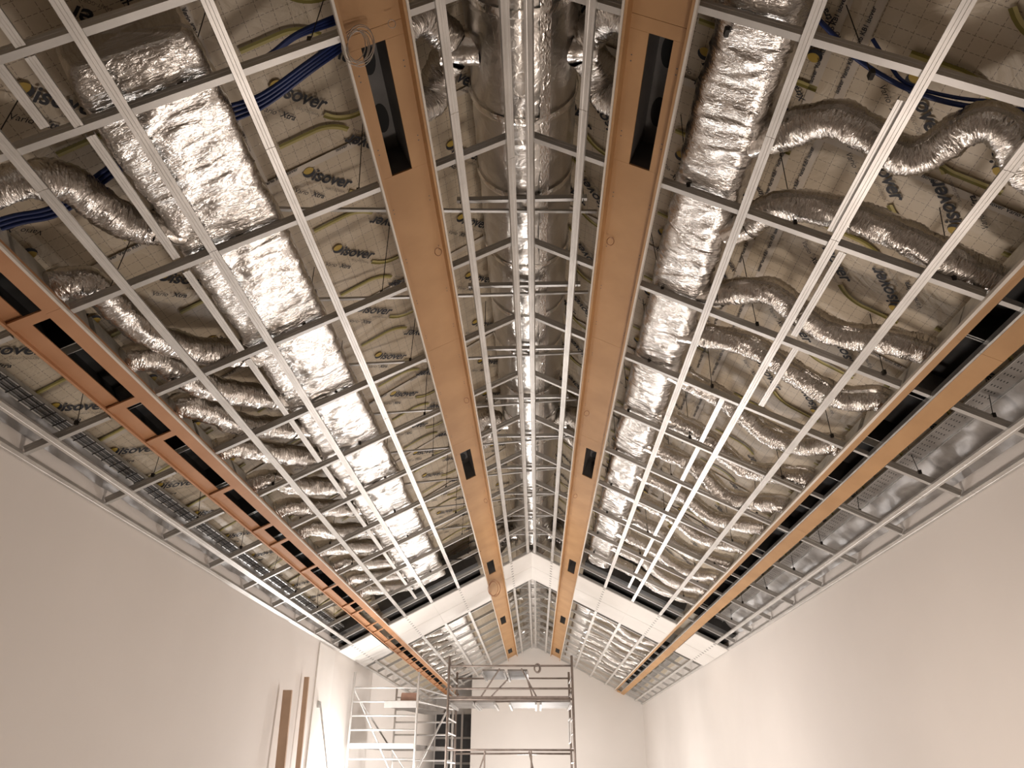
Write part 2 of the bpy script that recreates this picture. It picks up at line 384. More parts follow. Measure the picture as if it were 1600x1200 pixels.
# short upper channels beside the supply ducts
for s, x in ((-1, 2.31), (1, 2.16)):
    f = S(s)
    for k in range(10):
        ya = 2.92+1.25*k; mb = MB().extrude(channel_prof(0.05, 0.03), ya, ya+1.10, lambda a_, y, n: f(x + (0.0 if s < 0 else (-0.10, 0.02, 0.08)[k] if k < 3 else -0.23) + a_*CA, y, n+0.05))
        o = rooted(mb, 'short_channel', 'steel_channel', tuple(pl(s*x, ya, 0.06)))
        tag(o, f'short steel channel set above the grid on the {SIDE[s]} slope, {ORD[k]} from the camera', 'channel', 'short upper channels beside the ducts')

for x_, ya_, yb_, nm in ((2.455, 1.95, 2.77, 'stub of steel channel ending in mid-air near the blunt end of the left duct'), (2.325, 2.39, 2.83, 'short steel channel between the two nearest cross channels of the left slope'), (2.33, 1.62, 2.33, 'short steel channel in the upper left corner before the first cross channel')):
    f = S(-1); mb = MB().extrude(channel_prof(0.05, 0.03), ya_, yb_, lambda a_, y, n: f(x_ + a_*CA, y, n+0.03)); tag(rooted(mb, 'short_channel', 'steel_channel', tuple(pl(-x_, ya_, 0.04))), nm, 'channel', 'short upper channels beside the ducts')
# cross channels
RY = [1.60] + [2.86 + 1.252*k for k in range(11)] + [18.95 + 1.215*k for k in range(10)]
RW, RH = 0.044, 0.062
def cross_mesh(s, xa, xb, name):
    f = S(s); mb = MB(); t_ = 0.0025
    # open C section lying across the slope, web to the camera
    prof = [(-RW/2, 0.0), (RW/2, 0.0), (RW/2, RH), (RW/2-0.010, RH), (RW/2-0.010, RH-t_), (RW/2-t_, RH-t_), (RW/2-t_, t_), (-RW/2+t_, t_),
            (-RW/2+t_, RH*0.40), (-RW/2+0.004, RH*0.44), (-RW/2+0.004, RH*0.56), (-RW/2+t_, RH*0.60), (-RW/2+t_, RH-t_), (-RW/2+0.010, RH-t_), (-RW/2+0.010, RH), (-RW/2, RH),
            (-RW/2, RH*0.62), (-RW/2+0.0025, RH*0.57), (-RW/2+0.0025, RH*0.43), (-RW/2, RH*0.38)]
    n = len(prof); P = [f(x, yy, nn+0.028) for x in (xa, xb) for yy, nn in prof]
    ori = Vector(f(xa, 0, 0)); P = [Vector(p)-ori for p in P]
    fs = [(k, (k+1) % n, n+(k+1) % n, n+k) for k in range(n)] + [tuple(range(n-1, -1, -1)), tuple(range(n, 2*n))]
    mb.add(P, fs); return mb.mesh(name, 'steel_rafter'), ori
SEG = [(0.035, 0.615, 'beside the ridge'), (0.995, 2.985, 'between the wooden troughs'), (3.345, 3.94, 'beside the wall')]
for s in (-1, 1):
    for xa, xb, where in SEG:
        me, ori = cross_mesh(s, xa, xb, 'cross_channel')
        for k, y in enumerate(RY):
            jit = random.uniform(-0.02, 0.02)
            if s > 0 and k == 1 and xa > 0.5: jit = -0.14
            o = put('cross_channel', me, None, (ori.x, y+jit, ori.z))
            tag(o, f'grey steel cross channel on the {SIDE[s]} slope {where}, {ORD[k]} from the camera', 'channel', 'cross channels of the ceiling grid')
me, ori = cross_mesh(-1, 1.02, 2.98, 'cross_channel')
tag(put('cross_channel', me, None, (ori.x, 2.36, ori.z)), 'extra steel cross channel in front of the blunt end of the left duct', 'channel', 'cross channels of the ceiling grid')

# hanger rods from cross channels up to the roof
hx = [(1.20, 'inner'), (1.90, 'middle'), (2.86, 'outer'), (3.60, 'wall-side')]
for s in (-1, 1):
    for k in range(1, 11):
        for x, nm in hx:
            y = RY[k]+random.uniform(-0.01, 0.01); xx = x+random.uniform(-0.06, 0.06)
            p0 = pl(s*xx, y, 0.10); tp = Vector((s*(xx+random.uniform(-0.04, 0.04)), y+random.uniform(-0.08, 0.08), memz(xx)-0.02))
            th = thing('hanger_rod', f'thin dark hanger rod, {nm} row of the {SIDE[s]} slope, {ORD[k-1]} from the camera', 'rod', tuple(p0), 'hanger rods of the ceiling grid')
            part(MB().tube([p0, tp], 0.0035, 6), 'rod', 'rod_black', th)
            part(MB().box(p0.x-0.012, p0.x+0.012, y-0.024, y+0.024, p0.z-0.014, p0.z+0.022), 'clip', 'rod_black', th)

# ================================================================== DUCTS
def foil_tube(path, r, nseg, ring, amp_ring, amp_noise, seed, per_ring, uvk=1.0):
    """tube along a smooth path; corrugated when amp_ring > 0"""
    pts = [Vector(p) for p in path]
    def cr(i, t_):
        p0, p1, p2, p3 = pts[max(i-1, 0)], pts[i], pts[i+1], pts[min(i+2, len(pts)-1)]
        return 0.5*((2*p1) + (p2-p0)*t_ + (2*p0-5*p1+4*p2-p3)*t_*t_ + (3*p1-p0-3*p2+p3)*t_**3)
    dense = [cr(i, j/24) for i in range(len(pts)-1) for j in range(24)] + [pts[-1]]
    acc = [0.0]
    for i in range(1, len(dense)): acc.append(acc[-1]+(dense[i]-dense[i-1]).length)
    L = acc[-1]; n = max(4, int(L/ring)*per_ring); out = []; j = 0
    for i in range(n+1):
        tgt = L*i/n
        while j < len(acc)-2 and acc[j+1] < tgt: j += 1
        k = (tgt-acc[j])/max(1e-6, acc[j+1]-acc[j]); out.append(dense[j].lerp(dense[j+1], min(1, k)))
    mb = MB(); mb.uv = []; prev = None
    for i, p in enumerate(out):
        dd = (out[min(i+1, n)]-out[max(i-1, 0)]).normalized()
        if prev is None:
            u_ = Vector((0, 0, 1)) if abs(dd.z) < 0.9 else Vector((0, 1, 0)); x_ = dd.cross(u_).normalized()
        else: x_ = (prev - dd*prev.dot(dd)).normalized()
        prev = x_; z_ = dd.cross(x_)
        for q in range(nseg):
            a = 2*math.pi*q/nseg
            rr = r + amp_ring*(1 if i % per_ring == 0 else (-1 if per_ring == 2 else 0))*(0.6+0.8*noise.noise((i*0.9, q*0.6, seed)))
            rr += amp_noise*noise.noise((p.x*7+math.cos(a)*2+seed, p.y*7+math.sin(a)*2, p.z*7)) + amp_noise*0.8*noise.noise((i*0.23+seed, math.cos(a)*1.2, math.sin(a)*1.2))
            mb.v.append(p + (x_*math.cos(a)+z_*math.sin(a))*rr); mb.uv.append((a*r*uvk*1.0, L*i/n*uvk))
    for i in range(n):
        for q in range(nseg):
            q2 = (q+1) % nseg; mb.f.append((i*nseg+q, i*nseg+q2, (i+1)*nseg+q2, (i+1)*nseg+q))
    return mb, out
# ridge duct
DR, DZ = 0.41, 4.735 + EYE
th = thing('round_duct', 'large round foil-wrapped supply duct running along the ridge', 'duct', (0, Y0, DZ))
mb, _ = foil_tube([(0.03, Y0-1.5, DZ), (0.03, 10, DZ), (0.03, 20, DZ), (0.03, YF-0.3, DZ)], DR, 40, 0.10, 0.0, 0.012, 2.0, 1)
part(mb, 'duct_skin', 'foil_ridge', th, True)
yy = 2.15; k = 0
while yy < YF-1:
    n = 40; mb = MB(); mb.uv = []
    for j in range(3):
        for q in range(n):
            a = 2*math.pi*q/n; rr = DR+0.012+0.006*noise.noise((q*0.9, k*3.1, j))+(0.005 if j == 1 else 0)
            mb.v.append((0.03+rr*math.cos(a), yy+0.032*(j-1)+0.010*noise.noise((q*0.5, k, 4.0)), DZ+rr*math.sin(a))); mb.uv.append((a*DR, yy+j*0.03))
    mb.f = [(j*n+q, j*n+(q+1) % n, (j+1)*n+(q+1) % n, (j+1)*n+q) for j in range(2) for q in range(n)]
    part(mb, 'tape_band', 'foil_tape', th, True); k += 1; yy += (0.82, 1.0, 0.9)[k % 3]
mb = MB(); mb.uv = []                                   # lengthwise tape on the underside
for i in range(240):
    y = Y0-1.0 + (YF-Y0)*i/239
    for j in range(3):
        a = math.radians(-68+(j-1)*5.5)+0.02*noise.noise((i*0.3, 1, 2)); rr = DR+0.013+0.005*noise.noise((i*0.9, j, 5)); mb.v.append((0.03+rr*math.cos(a), y, DZ+rr*math.sin(a))); mb.uv.append((a, y))
mb.f = [(3*i+j, 3*i+j+1, 3*i+j+4, 3*i+j+3) for i in range(239) for j in range(2)]
part(mb, 'lengthwise_tape', 'foil_tape', th, True)
# trapeze bars below it
for k in range(18):
    y = 4.86 + 1.25*k
    if 15.9 < y < 18.4: continue
    t2 = thing('trapeze_bar', f'steel trapeze bar under the round ridge duct, {ORD[k]} from the camera', 'bar', (0, y, 4.27+EYE), 'trapeze bars under the ridge duct')
    mb = MB(); hw = 0.52+random.uniform(-0.03, 0.05)
    for a0, a1, b0, b1 in ((-0.02, 0.02, 0, 0.003), (-0.02, -0.017, 0, 0.04), (0.017, 0.02, 0, 0.04)): mb.box(-hw, hw, y+a0, y+a1, 4.27+EYE+b0, 4.27+EYE+b1)
    part(mb, 'bar', 'steel_rafter', t2)
    for sx_ in (-1, 1): part(MB().tube([(sx_*(hw-0.03), y, 4.25+EYE), (sx_*(hw-0.03), y, memz(hw)-0.03)], 0.004, 6), 'rod', 'rod_black', t2)
# slanted bracing bars crossing the ridge space
for k in range(8):
    y = 5.2+1.26*k
    mb = MB(); a, c = Vector((-1.82, y-0.68, 3.93+EYE)), Vector((0.66, y, 4.43+EYE)); mb.bar(a, c, 0.030, 0.022)
    mb.bar(a, a+Vector((-0.17, -0.09, -0.06)), 0.034, 0.024)
    o = rooted(mb, 'bracing_bar', 'steel_rafter', tuple(a)); tag(o, f'thin grey bracing bar crossing below the ridge duct, {ORD[k]} from the camera', 'bar', 'bracing bars below the ridge duct')

# the two rectangular supply ducts
def rect_duct(s, x0, x1, n0, n1, ya, yb, rad, label, seed, puck, step=0.035):
    th = thing('supply_duct', label, 'duct', tuple(pl(s*(x0+x1)/2, ya, 0.1))); f = S(s)
    # section outline (x, n), rounded
    w_ = (x1-x0)/CA; h_ = n1-n0; prof = []
    def arc(cx_, cn, a0, a1):
        for i in range(5):
            a = math.radians(a0+(a1-a0)*i/4); prof.append((cx_+rad*math.cos(a), cn+rad*math.sin(a)))
    def seg(p, q, n):
        for i in range(1, n): prof.append((p[0]+(q[0]-p[0])*i/n, p[1]+(q[1]-p[1])*i/n))
    arc(rad, rad, 180, 270); seg((rad, 0), (w_-rad, 0), int((w_-2*rad)/step)); arc(w_-rad, rad, 270, 360); seg((w_, rad), (w_, h_-rad), max(2, int((h_-2*rad)/step)))
    arc(w_-rad, h_-rad, 0, 90); seg((w_-rad, h_), (rad, h_), 6); arc(rad, h_-rad, 90, 180); seg((0, h_-rad), (0, rad), max(2, int((h_-2*rad)/step)))
    np_ = len(prof); ny = int((yb-ya)/step); mb = MB(); mb.uv = []
    per = 0.0; cum = []
    for i in range(np_):
        cum.append(per); q = prof[(i+1) % np_]; per += math.hypot(q[0]-prof[i][0], q[1]-prof[i][1])
    for j in range(ny+1):
        y = ya+(yb-ya)*j/ny
        for i, (a, c) in enumerate(prof):
            cxn, cnn = w_/2, h_/2; dx, dn = a-cxn, c-cnn; L = math.hypot(dx, dn)+1e-6
            big = noise.noise((a*2.2+seed, y*1.8+c*1.2, c*2.0)); cre = 1-abs(noise.noise((a*3.0+seed*3, y*9.0+a*2.5, c*4.0+1.3)))*2.4
            fold = 1-abs(noise.noise((a*4+seed*7, y*4.5-a*5.0, c*4.0+7.3)))*3
            dsp = puck*(0.9*big + 0.50*max(cre, 0)**2 + 0.45*max(fold, 0)**2)
            # sag between straps
            dsp += 0.012*math.sin(math.pi*(((y-ya) % 1.25)/1.25))
            e = 0.0
            ey = min(1.0, (y-ya)/0.10); sc = 0.90+0.10*math.sqrt(max(0, 1-(1-ey)**2))
            aa, cc = cxn+dx*sc+dx/L*dsp, cnn+dn*sc+dn/L*dsp
            mb.v.append(f(x0+aa*CA, y, n0+cc)); mb.uv.append((cum[i]+seed, y))
    for j in range(ny):
        for i in range(np_):
            q = (i+1) % np_; mb.f.append((j*np_+i, j*np_+q, (j+1)*np_+q, (j+1)*np_+i))
    # crumpled end caps
    for j, rev in ((0, True), (ny, False)):
        mb.v.append(f(x0+w_/2*CA, ya-0.01 if rev else yb+0.01, n0+h_/2)); mb.uv.append((seed, 0.0)); c0 = len(mb.v)-1
        for i in range(np_): mb.f.append((j*np_+i, j*np_+(i+1) % np_, c0))
    part(mb, 'duct_skin', 'foil_duct', th, True)
    return th
rect_duct(-1, 1.66, 2.27, 0.115, 0.44, 2.58, 14.85, 0.05, 'wide flat foil-wrapped supply duct on the left slope before the white band', 1.3, 0.026)
rect_duct(1, 1.06, 1.47, 0.115, 0.46, 0.6, 14.95, 0.11, 'narrower rounded foil-wrapped supply duct on the right slope before the white band', 5.9, 0.026)
rect_duct(-1, 1.66, 2.27, 0.115, 0.44, 18.9, 29.2, 0.05, 'flat foil-wrapped supply duct on the left slope beyond the white band', 3.3, 0.018, 0.06)
rect_duct(1, 1.06, 1.47, 0.115, 0.46, 18.9, 29.2, 0.11, 'rounded foil-wrapped supply duct on the right slope beyond the white band', 8.9, 0.018, 0.06)

# flexible branch ducts
def flex(path, r, label, seed, group, near, collar=True):
    p0 = Vector(path[0]); th = thing('flexible_duct', label, 'duct', tuple(p0), group)
    mb, out = foil_tube(path, r, 22 if near else 12, 0.030 if near else 0.06, 0.0042 if near else 0.006, 0.018, seed, 2)
    part(mb, 'foil_hose', 'foil_flex', th, True)
    if collar:
        d = (Vector(path[1])-p0).normalized()
        mb2, _ = foil_tube([p0-d*0.16, p0-d*0.05, p0+d*0.02, p0+d*0.07], r*0.93, 18 if near else 10, 0.03, 0, 0.004, seed+3, 1)
        co = part(mb2, 'collar', 'foil_tape', th, True)
        mb3, _ = foil_tube([p0-d*0.02, p0, p0+d*0.02, p0+d*0.04], r*1.03, 18 if near else 10, 0.03, 0, 0.008, seed+5, 1)
        mb3.v = [Vector(q_)-p0 for q_ in mb3.v]; mb3.build('tape_band', 'foil_tape', co, True)
    return th
def fp(s, lst):
    a = list(lst); x, y, dz = a[-1]; a[-1] = (x, y, 0.245); a.append((3.14, y+0.01, 0.25)); return [pl(s*x, y, dz) for x, y, dz in a]
RIGHT = [[(1.64, 3.55, .24), (1.87, 3.32, .25), (2.07, 3.30, .22), (2.25, 3.36, .18), (2.39, 3.28, .20), (2.54, 3.06, .26), (2.68, 3.05, .26), (2.85, 3.20, .22), (3.02, 3.30, .18)],
         [(1.66, 4.40, .22), (1.86, 4.14, .28), (2.2, 4.03, .28), (2.5, 4.01, .25), (2.8, 4.05, .22), (3.05, 4.12, .18)],
         [(1.66, 5.32, .24), (1.99, 5.08, .27), (2.2, 5.14, .24), (2.5, 5.2, .20), (2.85, 5.08, .22), (3.05, 5.06, .18)],
         [(1.62, 6.02, .24), (2.05, 5.90, .27), (2.45, 5.98, .21), (2.8, 6.04, .19), (3.05, 5.92, .18)],
         [(1.64, 6.87, .24), (2.15, 7.05, .27), (2.5, 7.22, .20), (2.85, 7.13, .20), (3.05, 6.96, .18)],
         [(1.64, 7.83, .24), (2.10, 8.01, .27), (2.5, 8.20, .20), (2.83, 8.0, .20), (3.05, 7.88, .18)]]
LEFT = [[(2.42, 3.86, .24), (2.56, 3.72, .25), (2.64, 3.47, .26), (2.71, 3.27, .27), (2.84, 3.17, .24), (3.02, 3.16, .18)],
        [(2.43, 5.52, .22), (2.70, 5.19, .22), (2.86, 4.82, .22), (2.92, 4.45, .24), (2.95, 4.15, .25), (3.05, 4.02, .19)],
        [(2.43, 6.41, .24), (2.72, 5.92, .22), (2.86, 5.56, .22), (2.95, 5.2, .25), (3.05, 5.02, .19)],
        [(2.43, 7.12, .24), (2.78, 6.6, .22), (2.92, 6.18, .24), (3.05, 5.90, .19)],
        [(2.43, 7.97, .24), (2.74, 7.36, .22), (2.93, 7.02, .24), (3.05, 6.90, .19)]]
PLEN = {-1: [], 1: []}
def more(s, lst, y0, n, d):
    for k in range(n):
        y = y0+0.95*k; a, b_ = random.uniform(-.08, .08), random.uniform(-.08, .08)
        if s > 0: lst.append([(1.64, y+a*0.5, .24), (2.10, y+0.14+a, .27), (2.5, y+0.28+b_, .20+a*0.3), (2.83, y+0.12+b_, .20), (3.05, y+0.02, .18)])
        else: lst.append([(2.43, y+1.05+a*0.5, .24), (2.74, y+0.45+a, .21+b_*0.3), (2.93, y+0.12+b_*0.5, .23), (3.05, y+0.02, .19)])
more(1, RIGHT, 8.80, 7, 0); more(-1, LEFT, 7.86, 7, 0)
for s, lst in ((1, RIGHT), (-1, LEFT)):
    for k, c in enumerate(lst):
        flex(fp(s, c), 0.112 if s > 0 else 0.112, f'crinkled foil flexible duct on the {SIDE[s]} slope, {ORD[k]} from the camera', s*3.7+k*1.9, f'flexible ducts on the {SIDE[s]} slope', k < 7)
        PLEN[s].append(c[-1][1])
    far = []; more(s, far, 18.9, 10, 0)
    for k, c in enumerate(far):
        flex(fp(s, c), 0.112, f'far foil flexible duct on the {SIDE[s]} slope, {ORD[k]} beyond the white band', s*8.7+k*2.3, f'far flexible ducts on the {SIDE[s]} slope', False)
        PLEN[s].append(c[-1][1])
# outlet boxes over the outer troughs
for s in (-1, 1):
    f = S(s)
    for k, y in enumerate(PLEN[s]):
        th = thing('outlet_box', f'air outlet box above the {SIDE[s]} outer trough, {ORD[k]} from the camera', 'box', tuple(pl(s*3.15, y, 0.1)), f'outlet boxes above the {SIDE[s]} outer trough')
        xa, xb, hl = 3.035, 3.285, 0.455
        mb = MB()
        for b_ in ((xa-0.006, xa, y-hl, y+hl, 0.10, 0.34), (xb, xb+0.006, y-hl, y+hl, 0.10, 0.34), (xa, xb, y-hl-0.006, y-hl, 0.10, 0.34), (xa, xb, y+hl, y+hl+0.006, 0.10, 0.34), (xa-0.006, xb+0.006, y-hl-0.006, y+hl+0.006, 0.34, 0.346)): mb.box(*b_, f)
        part(mb, 'shell', 'galvanised', th)
        mb = MB()
        for b_ in ((xa+0.001, xa+0.005, y-hl+0.01, y+hl-0.01, 0.10, 0.33), (xb-0.005, xb-0.001, y-hl+0.01, y+hl-0.01, 0.10, 0.33), (xa+0.006, xb-0.006, y-hl+0.001, y-hl+0.005, 0.10, 0.33), (xa+0.006, xb-0.006, y+hl-0.005, y+hl-0.001, 0.10, 0.33), (xa+0.001, xb-0.001, y-hl+0.001, y+hl-0.001, 0.331, 0.338)): mb.box(*b_, f)
        part(mb, 'liner', 'black_sheet', th)
# branch ducts between ridge duct and inner troughs
SLOTS = [(3.0, 4.08), (9.42, 10.47), (15.42, 16.50), (21.75, 22.85), (28.0, 29.05)]
for s in (-1, 1):
    for k, (a, c) in enumerate(SLOTS):
        yc = a+0.60; z0 = DZ-0.14
        base = Vector((s*0.40, yc, z0))
        for q, (dy, nm) in enumerate(((-0.30, 'nearer'), (0.30, 'farther'))):
            path = [base+Vector((s*0.08, dy*0.2, 0)), base+Vector((s*0.20, dy*0.75, -0.02)), Vector((s*0.66, yc+dy*1.15, z0-0.10)), Vector((s*0.80, yc+dy*1.1, pl(0.80, 0).z+0.52)), Vector((s*0.83, yc+dy*1.05, pl(0.83, 0).z+0.40))]
            flex(path, 0.128, f'{nm} foil hose over the {ORD[k]} slot of the {SIDE[s]} inner trough', 20+s*3+k*5+q, 'foil hoses beside the ridge duct', k < 2, False)
        mb, _ = foil_tube([base+Vector((-s*0.12, 0, 0)), base+Vector((-s*0.05, 0, 0)), base+Vector((s*0.06, 0, 0)), base+Vector((s*0.17, 0, -0.01))], 0.125, 20, 0.02, 0, 0.004, k*1.7, 1)
        o = rooted(mb, 'duct_collar', 'foil_tape', tuple(base), True); tag(o, f'short foil collar on the {SIDE[s]} side of the ridge duct, {ORD[k]} from the camera', 'collar', 'collars on the ridge duct')

# ================================================================== WOODEN TROUGHS
NP = 0.085                                                # depth of the recessed panel
for s in (-1, 1):
    f = S(s); XA, XB = 0.628, 0.985
    th = thing('inner_trough', f'brown board trough on the {SIDE[s]} side of the ridge with dark slots', 'trough', tuple(pl(s*0.8, Y0)), 'inner troughs')
    # panel pieces around the slots, 12 mm thick, butted in lengths
    pts = [Y0]
    for a, c in SLOTS: pts += [a, c]
    pts.append(YF)
    for i in range(0, len(pts), 2):
        ys = pts[i]
        while ys < pts[i+1]-0.01:
            ye = min(ys+2.5, pts[i+1]); part(MB().box(XA+0.016, XB-0.016, ys+0.0015, ye-0.0015, NP, NP+0.012, f), 'panel', 'mdf', th); ys = ye
    for a, c in SLOTS:
        part(MB().box(XA+0.016, 0.752, a, c, NP, NP+0.012, f), 'panel', 'mdf', th); part(MB().box(0.892, XB-0.016, a, c, NP, NP+0.012, f), 'panel', 'mdf', th)
        bx = MB()
        for b_ in ((0.742, 0.752, a-0.01, c+0.01, NP+0.012, 0.34), (0.892, 0.902, a-0.01, c+0.01, NP+0.012, 0.34), (0.752, 0.892, a-0.01, a, NP+0.012, 0.34), (0.752, 0.892, c, c+0.01, NP+0.012, 0.34), (0.742, 0.902, a-0.01, c+0.01, 0.34, 0.35)): bx.box(*b_, f)
        sb = part(bx, 'slot_box', 'dark_box', th); hub = th.location
        for yc in (a+0.28, a+0.78):
            mb = MB(); n = 20
            for nn in (0.338, 0.3395):
                for q in range(n): mb.v.append(f(0.822+0.055*CA*math.cos(2*math.pi*q/n), yc+0.13*math.sin(2*math.pi*q/n), nn))
            mb.f = [(q, (q+1) % n, n+(q+1) % n, n+q) for q in range(n)] + [tuple(range(n)), tuple(range(2*n-1, n-1, -1))]
            mb.v = [(q_[0]-hub[0], q_[1]-hub[1], q_[2]-hub[2]) for q_ in mb.v]; mb.build('port', 'black_void', sb)
    ys = Y0
    while ys < YF:                                        # side rails and pale edges in lengths
        ye = min(ys+5.0, YF)
        for xa, xb in ((XA, XA+0.016), (XB-0.016, XB)): part(MB().box(xa, xb, ys+0.001, ye-0.001, -0.004, NP+0.014, f), 'side_rail', 'mdf', th)
        for xa, xb in ((XA-0.014, XA-0.001), (XB+0.001, XB+0.014)): part(MB().box(xa, xb, ys+0.001, ye-0.001, -0.012, 0.030, f), 'pale_edge', 'raw_edge', th)
        ys = ye
    # screw heads as one part, too small to pick apart
    mb = MB(); y = Y0+0.3
    while y < YF:
        for x in (XA+0.045, XB-0.045):
            for dy in (0, 0.045): mb.box(x-0.004, x+0.004, y+dy-0.004, y+dy+0.004, NP-0.0012, NP, f)
        y += 0.62
    o = part(mb, 'screw_heads', 'screw_grey', th); o['kind'] = 'stuff'
# outer troughs
f = S(-1)
th = thing('outer_trough', 'orange-brown ladder-shaped trough low on the left slope', 'trough', tuple(pl(-3.15, Y0)))
ys = Y0
while ys < YF+1.8:
    ye = min(ys+3.6, YF+1.8)
    part(MB().box(3.005, 3.095, ys+0.001, ye-0.001, 0.0, 0.014, f), 'inner_rail', 'mdf_orange', th)
    part(MB().box(3.005, 3.020, ys+0.001, ye-0.001, 0.014, 0.105, f), 'rail_side', 'mdf_orange', th)
    part(MB().box(3.215, 3.305, ys+0.001, ye-0.001, 0.040, 0.054, f), 'outer_rail', 'mdf_orange', th)
    part(MB().box(3.305, 3.320, ys+0.001, ye-0.001, 0.0, 0.105, f), 'rail_side', 'mdf_orange', th)
    part(MB().box(2.990, 3.004, ys+0.001, ye-0.001, -0.008, 0.030, f), 'pale_edge', 'raw_edge', th)
    ys = ye
rungs = [2.6, 4.02, 5.28, 5.95, 7.37, 8.70, 9.35, 10.75, 12.0, 13.35, 14.05, 15.4, 16.1, 17.4, 18.6, 19.2, 20.5, 21.2, 22.5, 23.2, 24.5, 25.2, 26.5, 27.2, 28.5, 29.2]
for y in rungs: part(MB().box(3.022, 3.303, y-0.045, y+0.045, 0.016, 0.030, f), 'rung', 'mdf_orange', th)
f = S(1)
th = thing('outer_trough', 'brown two-rail trough low on the right slope with a dark gap between its rails', 'trough', tuple(pl(3.15, Y0)))
ys = Y0
while ys < YF:
    ye = min(ys+4.2, YF)
    part(MB().box(3.005, 3.070, ys+0.001, ye-0.001, 0.050, 0.064, f), 'inner_rail', 'mdf', th)
    part(MB().box(3.005, 3.020, ys+0.001, ye-0.001, -0.004, 0.050, f), 'rail_side', 'mdf', th)
    part(MB().box(3.200, 3.330, ys+0.001, ye-0.001, 0.0, 0.016, f), 'outer_rail', 'mdf', th)
    part(MB().box(3.185, 3.199, ys+0.001, ye-0.001, 0.002, 0.075, f), 'rail_side', 'galvanised', th)
    part(MB().box(2.985, 3.004, ys+0.001, ye-0.001, -0.010, 0.034, f), 'pale_edge', 'raw_edge', th)
    ys = ye
part(MB().box(3.072, 3.184, YF-0.45, YF, 0.0, 0.016, f), 'end_board', 'mdf', th)
for y in RY: part(MB().box(3.072, 3.184, y-0.02, y+0.02, 0.045, 0.085, f), 'cross_piece', 'steel_rafter', th)

# eaves: cable bundle on the left, perforated purlin on the right
th = thing('cable_tray', 'dark wire tray full of cables above the left wall channel', 'tray', tuple(pl(-3.55, Y0, 0.25)))
f = S(-1)
part(MB().box(3.62, 3.630, Y0, 15.7, 0.155, 0.165, f).box(3.71, 3.720, Y0, 15.7, 0.155, 0.165, f).box(3.62, 3.625, Y0, 15.7, 0.155, 0.21, f), 'side_wire', 'galvanised', th)
mb = MB(); y = Y0
while y < 15.7: mb.box(3.62, 3.72, y-0.004, y+0.004, 0.150, 0.156, f); y += 0.15
o = part(mb, 'cross_wires', 'rod_black', th); o['kind'] = 'stuff'
for q in range(5):
    pts = [Vector(f(3.635+0.017*q+0.006*noise.noise((i*0.4, q, 1)), Y0+i*0.5, 0.175+0.010*noise.noise((i*0.5, q, 3)))) for i in range(31)]
    part(MB().tube(pts, 0.010, 6), 'cable', 'rod_black' if q % 2 else 'dark_box', th)
f = S(1)
th = thing('roof_purlin', 'perforated grey steel purlin above the right wall channel', 'purlin', tuple(pl(3.55, Y0, 0.3)))
part(MB().box(3.47, 3.60, Y0, YF, 0.250, 0.254, f), 'web', 'film_grey', th)
part(MB().box(3.60, 3.604, Y0, YF, 0.225, 0.254, f), 'flange', 'galvanised', th); part(MB().box(3.466, 3.47, Y0, YF, 0.225, 0.254, f), 'flange', 'galvanised', th)
mb = MB(); y = 3.5
while y < 16:
    for x in (3.50, 3.52, 3.54, 3.56): mb.box(x-0.003, x+0.003, y-0.012, y+0.012, 0.2492, 0.2500, f)
    y += 0.09
o = part(mb, 'perforations', 'black_void', th); o['kind'] = 'stuff'
for s in (-1, 1):                                         # film lining along the head of the wall
    ff = S(s); mb = MB(); mb.uv = []; n = 300; wd = 0.12 if s < 0 else 0.26
    for i in range(n+1):
        y = Y0+(16-Y0)*i/n
        for j in range(7):
            t_ = j/6; x = 3.985-wd*t_; z = ZE+0.19+0.26*t_+0.05*noise.noise((y*2.4, j*0.7, s))*(1 if 0 < j < 6 else 0.3)
            mb.v.append((s*(x-0.03*noise.noise((y*3, j, 5))*(1 if j else 0)), y, z)); mb.uv.append((t_*0.45, y))
    mb.f = [(7*i+j, 7*i+j+1, 7*i+j+8, 7*i+j+7) for i in range(n) for j in range(6)]
    o = rooted(mb, 'eaves_lining', 'film_grey', (s*3.8, Y0, ZE+0.3), True); tag(o, f'wrinkled grey film lining along the head of the {SIDE[s]} wall', 'lining', 'eaves linings')

